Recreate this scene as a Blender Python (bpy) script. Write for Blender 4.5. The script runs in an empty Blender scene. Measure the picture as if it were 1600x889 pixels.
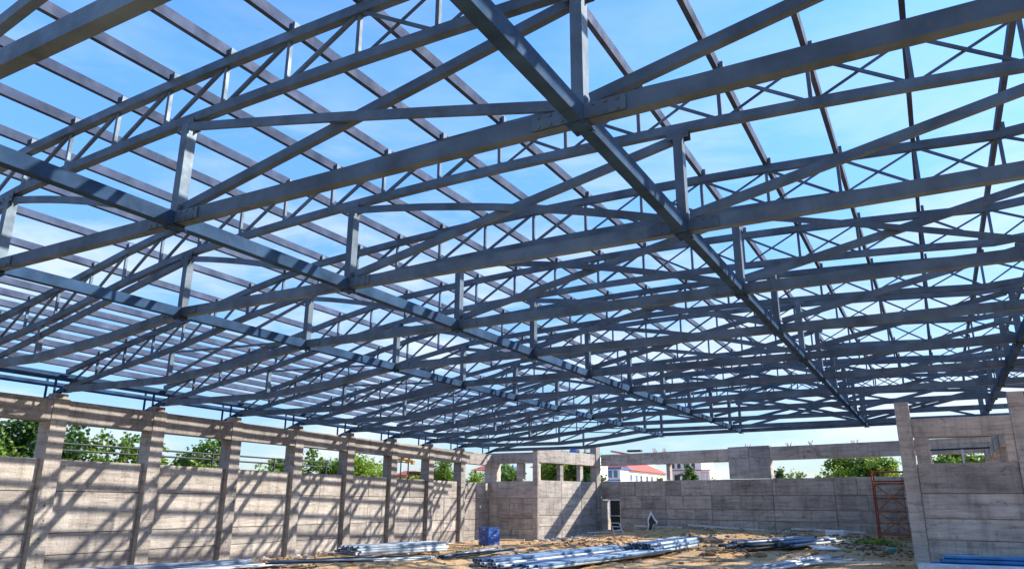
import bpy, bmesh, math, random
import numpy as np
from mathutils import Vector, Matrix, Quaternion

random.seed(11); rng = np.random.default_rng(11)
SC = bpy.context.scene
COL = SC.collection
R = math.radians

# ------------------------------------------------------------------ materials
def new_mat(name):
    m = bpy.data.materials.new(name); m.use_nodes = True
    nt = m.node_tree; b = nt.nodes['Principled BSDF']
    return m, nt, b
def N(nt, t, **kw):
    n = nt.nodes.new(t)
    for k, v in kw.items(): setattr(n, k, v)
    return n
def noise(nt, vec, scale, detail=4, rough=.55, dist=0):
    n = N(nt, 'ShaderNodeTexNoise'); n.inputs['Scale'].default_value = scale
    n.inputs['Detail'].default_value = detail; n.inputs['Roughness'].default_value = rough
    n.inputs['Distortion'].default_value = dist
    nt.links.new(vec, n.inputs['Vector']); return n.outputs['Fac']
def ramp(nt, fac, stops):
    r = N(nt, 'ShaderNodeValToRGB'); e = r.color_ramp.elements
    while len(e) < len(stops): e.new(.5)
    for el, (p, c) in zip(e, stops):
        el.position = p; el.color = (*c, 1) if len(c) == 3 else c
    nt.links.new(fac, r.inputs['Fac']); return r.outputs['Color']
def mixc(nt, fac, a, b, mode='MIX'):
    m = N(nt, 'ShaderNodeMix', data_type='RGBA', blend_type=mode)
    for s, v in ((m.inputs[0], fac), (m.inputs[6], a), (m.inputs[7], b)):
        if hasattr(v, 'links'): nt.links.new(v, s)
        elif isinstance(v, (int, float)): s.default_value = v
        else: s.default_value = (*v, 1)
    return m.outputs[2]
def mapping(nt, vec, scale=(1, 1, 1), loc=None):
    m = N(nt, 'ShaderNodeMapping'); m.inputs['Scale'].default_value = scale
    nt.links.new(vec, m.inputs['Vector'])
    if loc is not None: nt.links.new(loc, m.inputs['Location'])
    return m.outputs['Vector']
def bump(nt, b, h, strength=.3, dist=.02):
    n = N(nt, 'ShaderNodeBump'); n.inputs['Strength'].default_value = strength
    n.inputs['Distance'].default_value = dist
    nt.links.new(h, n.inputs['Height']); nt.links.new(n.outputs['Normal'], b.inputs['Normal'])
def geo_pos(nt): return N(nt, 'ShaderNodeNewGeometry').outputs['Position']
def obj_rand(nt): return N(nt, 'ShaderNodeObjectInfo').outputs['Random']
def mth(nt, op, a, b=None):
    n = N(nt, 'ShaderNodeMath', operation=op)
    for s, v in zip(n.inputs, (a, b)):
        if v is None: continue
        if hasattr(v, 'links'): nt.links.new(v, s)
        else: s.default_value = v
    return n.outputs[0]

def mat_concrete(name, tint=(1, 1, 1), dark=1.0):
    m, nt, b = new_mat(name)
    P = geo_pos(nt); rnd = obj_rand(nt)
    off = N(nt, 'ShaderNodeCombineXYZ')
    nt.links.new(mth(nt, 'MULTIPLY', rnd, 37.0), off.inputs[0]); nt.links.new(mth(nt, 'MULTIPLY', rnd, 91.0), off.inputs[1])
    V = mapping(nt, P, (1, 1, 1), off.outputs[0])
    t = lambda c: tuple(x*y*dark for x, y in zip(c, tint))
    base = ramp(nt, noise(nt, V, .9, 6, .62, .4), [(.28, t((.27, .25, .23))), (.5, t((.41, .38, .348))), (.72, t((.50, .47, .435)))])
    # horizontal formwork board bands
    bands = noise(nt, mapping(nt, P, (.25, .25, 5.5), off.outputs[0]), 1.0, 3, .6)
    base = mixc(nt, .55, base, ramp(nt, bands, [(.3, (.62, .61, .6)), (.6, (1, 1, 1))]), 'MULTIPLY')
    # vertical drip streaks
    drip = noise(nt, mapping(nt, P, (5, 5, .35), off.outputs[0]), 1.0, 5, .6)
    base = mixc(nt, .45, base, ramp(nt, drip, [(.33, (.45, .43, .41)), (.5, (1, 1, 1))]), 'MULTIPLY')
    hs = noise(nt, mapping(nt, P, (.9, .9, 9), off.outputs[0]), 1.0, 7, .72, .5)
    base = mixc(nt, .5, base, ramp(nt, hs, [(.36, (.4, .38, .36)), (.5, (1, 1, 1)), (.66, (1.25, 1.24, 1.22))]), 'MULTIPLY')
    # blotchy dark stains and pits
    st = noise(nt, V, 2.3, 8, .7, 1.2)
    base = mixc(nt, .8, base, ramp(nt, st, [(.3, (.3, .28, .26)), (.43, (1, 1, 1))]), 'MULTIPLY')
    pit = noise(nt, V, 17, 3, .6, .6)
    base = mixc(nt, .75, base, ramp(nt, pit, [(.27, (.25, .23, .21)), (.36, (1, 1, 1))]), 'MULTIPLY')
    lite = noise(nt, V, 6, 6, .7, 1.5)
    base = mixc(nt, ramp(nt, lite, [(.6, (0, 0, 0)), (.72, (.55, .55, .55))]), base, t((.56, .53, .49)))
    # each cast piece a little different
    base = mixc(nt, 1.0, base, ramp(nt, rnd, [(0, (.70, .69, .69)), (.5, (.95, .94, .93)), (1, (1.12, 1.10, 1.06))]), 'MULTIPLY')
    nt.links.new(base, b.inputs['Base Color']); b.inputs['Roughness'].default_value = .92
    b.inputs['Specular IOR Level'].default_value = .25
    h = mth(nt, 'ADD', mth(nt, 'MULTIPLY', bands, .8), mth(nt, 'ADD', mth(nt, 'MULTIPLY', noise(nt, V, 7, 8, .7, .8), .8), mth(nt, 'ADD', mth(nt, 'MULTIPLY', hs, .7), mth(nt, 'MULTIPLY', pit, .7))))
    bump(nt, b, h, .75, .04)
    return m

def mat_steel(name, c, rough=.42, metal=.25, rust=.25, spec=.5):
    m, nt, b = new_mat(name)
    P = geo_pos(nt); rnd = obj_rand(nt)
    n1 = noise(nt, P, 1.7, 5, .6)
    col = ramp(nt, n1, [(.3, tuple(x*.6 for x in c)), (.7, tuple(x*1.4 for x in c))])
    sc = noise(nt, mapping(nt, P, (1, 1, 1)), 9, 6, .7, .8)
    col = mixc(nt, ramp(nt, sc, [(.57, (0, 0, 0)), (.66, (rust,)*3)]), col, (.17, .12, .085))
    col = mixc(nt, 1.0, col, ramp(nt, rnd, [(0, (.82, .83, .85)), (1, (1.15, 1.14, 1.12))]), 'MULTIPLY')
    nt.links.new(col, b.inputs['Base Color'])
    b.inputs['Metallic'].default_value = metal
    rr = ramp(nt, noise(nt, P, 4, 4), [(.3, (rough*.75,)*3), (.7, (min(1, rough*1.35),)*3)])
    nt.links.new(rr, b.inputs['Roughness'])
    bump(nt, b, noise(nt, P, 25, 3), .06, .01)
    b.inputs['Specular IOR Level'].default_value = spec
    return m

def mat_plain(name, c, rough=.7, metal=0, var=.25, scale=3.0, bmp=.1):
    m, nt, b = new_mat(name); P = geo_pos(nt)
    n = noise(nt, P, scale, 5, .6)
    nt.links.new(ramp(nt, n, [(.3, tuple(x*(1-var) for x in c)), (.7, tuple(min(1, x*(1+var)) for x in c))]), b.inputs['Base Color'])
    b.inputs['Roughness'].default_value = rough; b.inputs['Metallic'].default_value = metal
    if bmp: bump(nt, b, noise(nt, P, scale*6, 4), bmp, .02)
    return m

def mat_leaf(name, a, bcol, cc):
    m, nt, b = new_mat(name); P = geo_pos(nt)
    n = noise(nt, P, 2.2, 3, .6); n2 = noise(nt, P, 11, 2)
    c = ramp(nt, n, [(.32, a), (.5, bcol), (.68, cc)])
    c = mixc(nt, .6, c, ramp(nt, n2, [(.35, (.55, .6, .5)), (.65, (1.25, 1.2, 1.1))]), 'MULTIPLY')
    nt.links.new(c, b.inputs['Base Color']); b.inputs['Roughness'].default_value = .5
    tr = N(nt, 'ShaderNodeBsdfTranslucent'); nt.links.new(c, tr.inputs['Color'])
    mx = N(nt, 'ShaderNodeMixShader'); mx.inputs[0].default_value = .4
    nt.links.new(b.outputs[0], mx.inputs[1]); nt.links.new(tr.outputs[0], mx.inputs[2])
    nt.links.new(mx.outputs[0], nt.nodes['Material Output'].inputs['Surface'])
    return m

def mat_ground():
    m, nt, b = new_mat('dirt'); P = geo_pos(nt)
    c = ramp(nt, noise(nt, P, .35, 7, .65, .6), [(.28, (.40, .22, .09)), (.45, (.58, .355, .155)), (.62, (.66, .46, .25)), (.8, (.70, .57, .40))])
    c = mixc(nt, .6, c, ramp(nt, noise(nt, P, 1.6, 8, .7, 1.2), [(.33, (.32, .25, .2)), (.47, (1, 1, 1))]), 'MULTIPLY')
    c = mixc(nt, ramp(nt, noise(nt, mapping(nt, P, (.8, .8, .8)), .9, 6, .7, .5), [(.58, (0, 0, 0)), (.68, (.75, .75, .75))]), c, (.62, .52, .40))
    c = mixc(nt, .5, c, ramp(nt, noise(nt, P, 14, 5, .7), [(.35, (.45, .4, .36)), (.6, (1.1, 1.1, 1.1))]), 'MULTIPLY')
    nt.links.new(c, b.inputs['Base Color']); b.inputs['Roughness'].default_value = .95
    b.inputs['Specular IOR Level'].default_value = .15
    bump(nt, b, mth(nt, 'ADD', noise(nt, P, 3, 8, .7), mth(nt, 'MULTIPLY', noise(nt, P, 16, 4, .7), .4)), .9, .09)
    return m

M = dict(
    concrete=mat_concrete('cast_concrete'),
    concrete_dark=mat_concrete('dark_cast_concrete', (1.04, .97, .90), 1.22),
    beam=mat_concrete('shaded_beam_concrete', (.97, .98, 1.0), .82), concrete_grey=mat_concrete('grey_cast_concrete', (.98, .98, 1.0), 1.2),  # beam: left top beam's concrete greyed down, eave shade put into its colour
    steel=mat_steel('primed_steel', (.076, .116, .155), .52, .2, .45, .42),
    steel_tie=mat_steel('blue_primed_steel', (.026, .060, .122), .75, .0, .08, .08),
    purlin=mat_steel('purlin_steel', (.055, .075, .125), .75, .0, .15, .12),
    bolt=mat_plain('bolt_steel', (.03, .035, .045), .5, .5),
    galv=mat_steel('galvanised_steel', (.29, .35, .40), .55, .4, .35),
    galv_white=mat_steel('pale_galvanised_steel', (.60, .62, .63), .55, .35, .2),
    galv_blue=mat_steel('blue_tinted_steel', (.13, .22, .35), .5, .45, .1),
    bluepaint=mat_steel('blue_painted_steel', (.02, .14, .34), .4, .2, .1),
    rust=mat_plain('rusty_red_paint', (.30, .06, .03), .75, .1, .5, 6),
    rust_orange=mat_plain('orange_rust', (.42, .15, .05), .8, .1, .5, 6),
    dark=mat_plain('dark_metal', (.025, .028, .03), .55, .2),
    white=mat_plain('white_plaster', (.74, .74, .72), .8, 0, .1, .6),
    pinkwall=mat_plain('pale_pink_plaster', (.66, .56, .52), .85, 0, .15, .8),
    redroof=mat_plain('red_tile_roof', (.42, .10, .07), .7, 0, .25, 2),
    window=mat_plain('window_blue_glass', (.06, .16, .30), .15, 0, .3, 1, 0),
    window_dark=mat_plain('window_dark_glass', (.025, .035, .05), .15, 0, .3, 1, 0),
    bluepanel=mat_plain('blue_sheet', (.03, .13, .42), .5, 0, .3, 1.5),
    green=mat_plain('green_sheet', (.05, .32, .20), .5, 0, .3, 1.5),
    yellow=mat_plain('yellow_paint', (.30, .18, .04), .6, 0, .4, 2),
    plank=mat_plain('weathered_timber', (.42, .33, .24), .85, 0, .45, 4),
    plank_pale=mat_plain('pale_timber', (.66, .60, .52), .85, 0, .25, 4),
    foam=mat_plain('white_foam', (.80, .79, .76), .8, 0, .08, 4),
    stone=mat_plain('rubble_stone', (.40, .34, .28), .9, 0, .5, 3),
    teal=mat_plain('teal_plastic', (.03, .36, .30), .4, 0, .2, 3),
    bark=mat_plain('bark', (.12, .085, .06), .9, 0, .4, 5),
    leaf_mid=mat_leaf('leaf_mid', (.05, .12, .015), (.15, .27, .03), (.30, .40, .06)),
    leaf_bright=mat_leaf('leaf_bright', (.10, .20, .02), (.25, .38, .035), (.42, .48, .07)),
    leaf_dark=mat_leaf('leaf_dark', (.025, .07, .015), (.06, .14, .025), (.13, .22, .04)),
    ground=mat_ground(),
)

# ------------------------------------------------------------------ mesh builder
class MB:
    def __init__(s): s.v = []; s.f = []
    def add(s, vs, fs):
        o = len(s.v); s.v += [tuple(v) for v in vs]; s.f += [tuple(i+o for i in f) for f in fs]
    def box(s, c, size, rot=0.0):
        hx, hy, hz = size[0]/2, size[1]/2, size[2]/2
        ca, sa = math.cos(rot), math.sin(rot)
        vs = []
        for x, y, z in ((-1,-1,-1),(1,-1,-1),(1,1,-1),(-1,1,-1),(-1,-1,1),(1,-1,1),(1,1,1),(-1,1,1)):
            X, Y = x*hx, y*hy
            vs.append((c[0]+X*ca-Y*sa, c[1]+X*sa+Y*ca, c[2]+z*hz))
        s.add(vs, [(0,3,2,1),(4,5,6,7),(0,1,5,4),(1,2,6,5),(2,3,7,6),(3,0,4,7)])
    def bar(s, a, b, w, h, up=(0, 0, 1), taper=1.0):
        """solid rectangular bar, w across, h along up"""
        a, b = Vector(a), Vector(b); d = (b-a).normalized(); u = Vector(up)
        if abs(d.dot(u)) > .98: u = Vector((0, 1, 0))
        r = d.cross(u).normalized(); u = r.cross(d).normalized()
        vs = []
        for p, k in ((a, 1), (b, taper)):
            for x, y in ((-1,-1),(1,-1),(1,1),(-1,1)): vs.append(p + r*(x*w/2*k) + u*(y*h/2*k))
        s.add(vs, [(0,1,2,3),(7,6,5,4),(0,4,5,1),(1,5,6,2),(2,6,7,3),(3,7,4,0)])
    def path(s, pts, w, h, up=(0, 0, 1)):
        """rectangular section swept along a polyline in the plane whose normal is across"""
        n = len(pts); P = [Vector(p) for p in pts]; ring = []
        for i in range(n):
            d = (P[min(i+1, n-1)] - P[max(i-1, 0)]).normalized(); u = Vector(up)
            r = d.cross(u).normalized(); u = r.cross(d).normalized()
            ring.append([P[i]+r*(x*w/2)+u*(y*h/2) for x, y in ((-1,-1),(1,-1),(1,1),(-1,1))])
        vs = [v for q in ring for v in q]; fs = [(0,1,2,3), tuple(4*(n-1)+k for k in (3,2,1,0))]
        for i in range(n-1):
            for k in range(4):
                k2 = (k+1) % 4; fs.append((4*i+k, 4*i+4+k, 4*i+4+k2, 4*i+k2))
        s.add(vs, fs)
    def tube(s, a, b, r, n=8, r2=None):
        a, b = Vector(a), Vector(b); d = (b-a).normalized(); r2 = r if r2 is None else r2
        u = Vector((0, 0, 1)) if abs(d.z) < .9 else Vector((1, 0, 0))
        x = d.cross(u).normalized(); y = d.cross(x)
        vs = [p + x*(math.cos(t)*q) + y*(math.sin(t)*q) for p, q in ((a, r), (b, r2)) for t in [2*math.pi*i/n for i in range(n)]]
        fs = [(i, (i+1) % n, n+(i+1) % n, n+i) for i in range(n)] + [tuple(range(n))[::-1], tuple(range(n, 2*n))]
        s.add(vs, fs)
    def polytube(s, pts, rads, n=7):
        for i in range(len(pts)-1): s.tube(pts[i], pts[i+1], rads[i], n, rads[i+1])
    def build(s, name, mat, parent=None, bevel=0, smooth=False, origin=None):
        off = Vector(parent['_w']) if parent is not None else Vector(origin or (0, 0, 0))
        me = bpy.data.meshes.new(name)
        me.from_pydata([tuple(Vector(v)-off) for v in s.v], [], s.f); me.update()
        bm = bmesh.new(); bm.from_mesh(me)
        bmesh.ops.recalc_face_normals(bm, faces=bm.faces)
        if bevel: bmesh.ops.bevel(bm, geom=list(bm.edges), offset=bevel, segments=2, profile=.6, affect='EDGES', clamp_overlap=True)
        bm.to_mesh(me); bm.free()
        if smooth:
            for p in me.polygons: p.use_smooth = True
        me.materials.append(mat)
        o = bpy.data.objects.new(name, me); COL.objects.link(o)
        if parent is not None: o.parent = parent; o['_w'] = tuple(off)
        else: o.location = off; o['_w'] = tuple(off)
        return o

def tag(o, label=None, cat=None, group=None, kind=None):
    if label: o['label'] = label
    if cat: o['category'] = cat
    if group: o['group'] = group
    if kind: o['kind'] = kind
    return o
def empty(name, loc, label=None, cat=None, group=None):
    o = bpy.data.objects.new(name, None); COL.objects.link(o); o.location = loc; o['_w'] = tuple(loc)
    o.empty_display_size = .2
    return tag(o, label, cat, group)
ORD = ['first', 'second', 'third', 'fourth', 'fifth', 'sixth', 'seventh', 'eighth', 'ninth', 'tenth', 'eleventh', 'twelfth', 'thirteenth',
       'fourteenth', 'fifteenth', 'sixteenth', 'seventeenth', 'eighteenth', 'nineteenth', 'twentieth', 'twenty-first', 'twenty-second', 'twenty-third',
       'twenty-fourth', 'twenty-fifth', 'twenty-sixth', 'twenty-seventh', 'twenty-eighth', 'twenty-ninth', 'thirtieth']

# ------------------------------------------------------------------ camera (fitted to the photograph)
cam = bpy.data.cameras.new('camera'); co = bpy.data.objects.new('camera', cam); COL.objects.link(co)
F_PX, YAW, PITCH, ROLL = 1169.13, R(28.966), R(16.2855), R(.319)
cam.sensor_width = 36; cam.lens = F_PX/1600*36; cam.clip_end = 3000; cam.clip_start = .05
fw = Vector((-math.sin(YAW)*math.cos(PITCH), math.cos(YAW)*math.cos(PITCH), math.sin(PITCH)))
rt = Vector((math.cos(YAW), math.sin(YAW), 0)); up = rt.cross(fw)
r2 = rt*math.cos(ROLL)+up*math.sin(ROLL); u2 = -rt*math.sin(ROLL)+up*math.cos(ROLL)
m3 = Matrix((r2, u2, -fw)).transposed()
co.matrix_world = Matrix.Translation((0, 0, 2.0)) @ m3.to_4x4()
SC.camera = co

# ------------------------------------------------------------------ ground
def S(t): t = max(0., min(1., t)); return t*t*(3-2*t)
BW0, BW1 = Vector((-18.55, 45.1, 0)), Vector((-2.0, 40.85, 0))          # inner face of the back wall
BD = (BW1-BW0).normalized(); BN = Vector((BD.y, -BD.x, 0))               # towards the yard
def wallx(y): return -21.48 - .0566*(y-12.5)
def bumps(x, y):
    return (.035*math.sin(x*1.9+1.3*math.sin(y*.7))*math.sin(y*1.1+.6) + .03*math.sin(x*3.7+y*2.3)*math.sin(y*2.9-x*.8)
            + .02*math.sin(x*6.1-y*3.3+1)*math.sin(y*7.3+x*2.1))
MOUNDS = [(-8.6, 33.5, 1.5, .9, .20), (-6.8, 27.0, 1.8, .8, .13), (-12.8, 29.5, 2.0, 1.1, .12), (-2.2, 30.5, 1.4, 2.5, .10), (-15.5, 36.5, 2.2, .8, .12),
          (-9, 39.5, 3.5, .8, .18), (-4.5, 38.5, 2.0, .7, .15), (-3.4, 34.5, 1.3, .8, .16)]
def gz(x, y):
    dB = (Vector((x, y, 0))-BW0).dot(BN)
    z = .36*S((x+20)/7) + .36*S((4.2-dB)/4.2)*(1 if dB > -2 else 0)*S((x+21.5)/2)
    k = S((x+22)/1.5)*S((y-6)/6)
    z += bumps(x, y)*k
    for mx, my, a, b, h in MOUNDS: z += h*math.exp(-((x-mx)/a)**2-((y-my)/b)**2)
    for off in (-.8, .8):                     # wheel ruts left by the delivery truck
        c = (x - (-13.4+off+.12*(y-20)+.5*math.sin(y*.25))); z -= .09*math.exp(-(c/.22)**2)*S((y-10)/4)*S((41-y)/4); z += .05*math.exp(-((abs(c)-.4)/.16)**2)*S((y-10)/4)*S((41-y)/4)
    return z
def axis(lo, hi, step, far):
    a = list(np.arange(lo, hi+1e-6, step)); k = step; p = hi
    while p < far: k *= 1.5; p += k; a.append(p)
    k = step; p = lo
    while p > -far: k *= 1.5; p -= k; a.insert(0, p)
    return a
gx, gy = axis(-25, 7, .2, 900), axis(10, 48, .2, 1200)
vs = [(x, y, gz(x, y) if (-30 < x < 12 and 0 < y < 52) else (0 if x < 0 else .36*S((x+20)/7))) for y in gy for x in gx]
nx = len(gx)
fs = [(j*nx+i, j*nx+i+1, (j+1)*nx+i+1, (j+1)*nx+i) for j in range(len(gy)-1) for i in range(nx-1)]
me = bpy.data.meshes.new('ground'); me.from_pydata(vs, [], fs); me.update()
for p in me.polygons: p.use_smooth = True
me.materials.append(M['ground'])
go = bpy.data.objects.new('ground', me); COL.objects.link(go); tag(go, 'trodden orange brown dirt floor of the building site', 'ground', kind='structure')

# ------------------------------------------------------------------ roof trusses
ZB = 5.482                                    # bottom chord
XN = [-17.0, -12.319, -8.168, -2.493, 1.95, 6.4]   # posts
XC = -5.3; XR = 10.9
def z_low(x, xl):
    if x < -12.319:                            # left haunch runs down to the bearing, whose distance differs truss to truss
        t = (x+12.319)/(xl+12.319); return float(np.interp(t, [0, .18, .5, .75, 1], [6.68, 6.43, 5.80, 5.46, 5.06]))
    if x > 2.2: t = (x-2.2)/(XR-2.2); return 6.82 + (5.16-6.82)*(t**1.35)
    return 6.95 - .0038*(x+5.3)**2*1.4
def z_up(x, xl):
    dep = .68
    if x < -17: dep = .68-.2*(x+17)/(xl+17)
    if x > 6: dep = .66-.22*(x-6)/(XR-6)
    return z_low(x, xl)+dep
PX = [XC+1.13*k for k in range(-14, 11)]       # purlin lines (scaled into the left haunch)
def px_at(k, xl):
    x = PX[k]
    if x < -12.319:
        x = -12.319 + (x+12.319)*((xl+.2)+12.319)/(PX[0]+12.319)
    return x

def truss(Y, label, skew=0.0, det=True):
    """one bowstring truss standing in the plane y = Y (+ skew)"""
    yy = lambda x: Y - skew*(x-XC)
    xl = wallx(yy(-22.0))
    t = empty('roof_truss', (XC, Y, ZB), label, 'roof truss', 'roof trusses spanning the hall')
    P = lambda x, z, dy=0: (x, yy(x)+dy, z)
    up_pts, lo_pts = [], []
    xs = sorted([px_at(k, xl) for k in range(len(PX))] + [7.2, 8.4, 9.6, XR])
    xs = [xl] + [x for x in xs if x > xl+.3]
    mb = MB(); mb.path([P(x, z_up(x, xl)) for x in xs], .11, .135)
    for x in xs[1:-1]:                          # purlin cleats and bolts
        mb.box(P(x+.07, z_up(x, xl)+.12, .0), (.05, .09, .12))
    mb.build('upper_chord', M['steel'], t)
    mb = MB(); mb.path([P(x, z_low(x, xl)) for x in xs], .11, .125); mb.build('lower_chord', M['steel'], t)
    # lattice web between the chords
    for i, x in enumerate(xs):
        a, b = z_low(x, xl)+.06, z_up(x, xl)-.06
        if i > 0 and i < len(xs)-1:
            mb = MB(); mb.bar(P(x, a), P(x, b), .05, .05); mb.build('web_post', M['steel'], t)
        if i < len(xs)-1:
            x2 = xs[i+1]
            mb = MB()
            if x < XC-.3: mb.bar(P(x+.08, a), P(x2-.06, z_up(x2, xl)-.06), .045, .045)
            else: mb.bar(P(x+.06, b, -.02), P(x2-.08, z_low(x2, xl)+.06, -.02), .035, .04)
            mb.build('web_diagonal', M['steel'], t)
            if x >= XC-.3:
                mb = MB(); mb.bar(P(x+.08, a, .03), P(x2-.06, z_up(x2, xl)-.06, .03), .025, .03); mb.build('web_diagonal', M['steel'], t)
    # bottom chord, bearing to bearing
    mb = MB()
    mb.path([P(xl+.1, 5.05), P(-19.4, 5.02), P(-17.0, 5.0), P(-14.6, 5.19), P(-12.3, ZB), P(-8.2, ZB), P(-2.5, ZB), P(2, ZB), P(6.4, ZB), P(8.8, ZB-.15), P(XR, 5.08)], .125, .175)
    mb.build('bottom_chord', M['steel'], t)
    for k, x in enumerate(XN):
        w = .125 if 0 < k < 5 else .09
        mb = MB(); mb.bar(P(x, (ZB if k else 5.0)+.08), P(x, z_low(x, xl)-.06), w, w+.02); mb.build('post', M['steel'], t)
    def brace(x0, z0, x1, z1, dy, bow=0, w=.085, h=.115):
        n = 9 if bow else 2; pts = []
        for i in range(n):
            q = i/(n-1); pts.append(P(x0+(x1-x0)*q, z0+(z1-z0)*q+bow*4*q*(1-q), dy))
        mb = MB(); mb.path(pts, w, h); mb.build('brace', M['steel'], t)
    zt = lambda i: z_low(XN[i], xl)-.14
    if Y < 10: brace(XN[1]-.1, zt(1), -18.9, 5.1, .02)
    else:
        brace(XN[1]-.1, zt(1), XN[0]+.1, 5.1, .02, 0, .05, .06)
        brace(XN[0]+.1, zt(0)+.05, XN[1]-.3, ZB+.08, -.05, 0, .04, .05)
    brace(XN[1]+.1, zt(1), XN[2]-.12, ZB+.11, -.02, .08, .06, .1)
    brace(XN[2]+.1, ZB+.16, XN[3]-.1, zt(3), .03)
    brace(XN[2]+.1, zt(2), XN[3]-.15, ZB+.12, -.055, .02 if Y < 7 else .12, .045, .11)
    brace(XN[3]+.1, ZB+.16, XN[4]-.1, zt(4), .03)
    if int(Y*7) % 3 == 0: brace(XN[3]+.1, zt(3), XN[4]-.15, ZB+.12, -.055, .03, .045, .09)
    brace(XN[4]+.1, zt(4), XN[5]-.1, ZB+.13, .0, 0, .05, .1)
    # bolted gusset plates at the nodes
    if det:
        for x in XN[1:5]:
            mb = MB()
            for sy in (-1, 1):
                mb.box(P(x, ZB, sy*.075), (.95, .012, .15))
                for bx in (-.4, -.28, -.16, .16, .28, .4):
                    for bz in (-.05, .05): mb.box(P(x+bx, ZB+bz, sy*.086), (.028, .014, .028))
            mb.build('gusset_plate', M['steel'], t)
    for k in range(1, 5):
        x = XN[k]; zl = z_low(x, xl); mb = MB()
        for sy in (-1, 1):
            mb.box(P(x, zl-.09, sy*.066), (.30, .01, .15))
            for bx in (-.1, .1): mb.box(P(x+bx, zl-.1, sy*.075), (.026, .012, .026))
        mb.build('end_plate', M['steel'], t)
    # bearing and the gutter bracket hanging out over the wall
    mb = MB(); mb.box(P(xl+.02, 5.0), (.3, .26, .07)); mb.build('bearing_plate', M['steel_tie'], t)
    br = MB(); y0 = yy(xl)
    br.add([(xl+.1, y0-.02, 5.2), (xl-.95, y0-.02, 4.84), (xl-.95, y0-.02, 4.74), (xl+.1, y0-.02, 5.02),
            (xl+.1, y0+.02, 5.2), (xl-.95, y0+.02, 4.84), (xl-.95, y0+.02, 4.74), (xl+.1, y0+.02, 5.02)],
           [(0,1,2,3),(7,6,5,4),(0,4,5,1),(1,5,6,2),(2,6,7,3),(3,7,4,0)])
    br.bar((xl-.93, y0, 4.78), (xl-.93, y0, 5.42), .05, .05); br.bar((xl-.5, y0, 5.0), (xl-.5, y0, 5.5), .05, .05)
    br.build('gutter_bracket', M['steel_tie'], t)
    return t
Y_A, DY = 5.817, 3.342
truss(2.72, 'nearest roof truss, its bottom chord crossing the top left corner')
for i in range(10):
    lab = {0: 'second roof truss from the viewer, big bolted joint at upper middle of the picture',
           9: 'last straight roof truss before the slanting end truss at the far side'}.get(i, 'blue-grey steel bowstring roof truss, %s counted from the viewer' % ORD[i+1])
    truss(Y_A+DY*i, lab)
truss(37.75, 'farthest roof truss, set slightly slantwise along the far eave above the end wall', .11)

# longitudinal tie beams through the bottom nodes
for k, x in enumerate(XN[1:5]):
    lab = ['blue steel tie beam nearest the left wall, running lengthwise under the trusses', 'blue steel tie beam running lengthwise through the picture centre, second from the left wall',
           'large steel tie beam coming down from the top middle to the right', 'steel tie beam at the right edge, sloping down behind the annex column'][k]
    t = empty('tie_beam', (x, 1, ZB), lab, 'tie beam', 'lengthwise tie beams under the trusses')
    ys = [.6, 2.72]+[Y_A+DY*i for i in range(10)]+[37.75-.11*(x-XC)]
    for a, b in zip(ys, ys[1:]):
        mb = MB(); mb.bar((x, a+.08, ZB-.015), (x, b-.08, ZB-.015), .135, .185); mb.build('beam_segment', M['steel_tie'], t, .006)
    for a in ys[1:]:
        mb = MB(); mb.box((x, a, ZB-.117), (.2, .24, .012))
        for bx in (-.07, .07):
            for by in (-.085, .085): mb.box((x+bx, a+by, ZB-.131), (.035, .035, .02))
        mb.build('node_plate', M['steel_tie'], t)

# purlins: cold-formed C sections lying on the upper chords
KS = [0, .5, 1, 1.5, 2, 2.5, 3, 3.5]+list(range(4, len(PX)))
for kn, k in enumerate(KS):
    ya, yb = -.6, 37.9
    pts = []
    for y in [ya]+[2.72]+[Y_A+DY*i for i in range(10)]+[yb]:
        yc = min(y, 36.2); xl = wallx(yc); x = px_at(int(k), xl)*(1-k % 1)+px_at(int(k)+1, xl)*(k % 1) if k % 1 else px_at(k, xl)
        pts.append((x, y, z_up(x, xl)+.147, (z_up(x+.2, xl)-z_up(x-.2, xl))/.4))
    mb = MB(); prof = [(.034, .055), (.034, .078), (-.034, .078), (-.034, -.078), (.034, -.078), (.034, -.055), (.029, -.055), (.029, -.073), (-.029, -.073), (-.029, .073), (.029, .073), (.029, .055)]
    sgn = -1 if pts[0][0] < -.5 else 1
    V, FF = [], []
    n = len(prof)
    for (x, y, z, sl) in pts:
        c = 1/math.sqrt(1+sl*sl); s_ = sl*c
        for (px, pz) in prof: V.append((x+sgn*px*c-pz*s_, y, z+sgn*px*s_+pz*c))
    for j in range(len(pts)-1):
        for q in range(n): FF.append((j*n+q, j*n+(q+1) % n, (j+1)*n+(q+1) % n, (j+1)*n+q))
    FF += [tuple(range(n)), tuple((len(pts)-1)*n+q for q in range(n))[::-1]]
    mb.add(V, FF)
    tag(mb.build('roof_purlin', M['purlin'], origin=(PX[int(k)], 1, 7)), 'lengthwise C-section roof purlin, %s counted up from the left eave' % ORD[kn], 'purlin', 'purlins across the tops of the trusses')
# eave beams along the left wall
for dx, z, h, lab in ((-.45, 5.48, .17, 'upper eave channel along the left wall'), (-.95, 5.28, .14, 'outer gutter channel along the left wall, on the bracket tips')):
    mb = MB(); mb.bar((wallx(3)+dx, 3, z), (wallx(40.6)+dx, 40.6, z), .08, h)
    tag(mb.build('eave_beam', M['steel_tie'], origin=(wallx(3)+dx, 3, z)), lab, 'eave beam', 'eave channels on the left side')
mb = MB(); mb.bar((wallx(3)+.25, 3, 5.02+.3), (wallx(40)+.25, 40, 5.02+.3), .1, .16)
tag(mb.build('eave_beam', M['steel_tie'], origin=(wallx(3), 3, 5.3)), 'inner eave strut joining the truss heels on the left', 'eave beam', 'eave channels on the left side')

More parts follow.
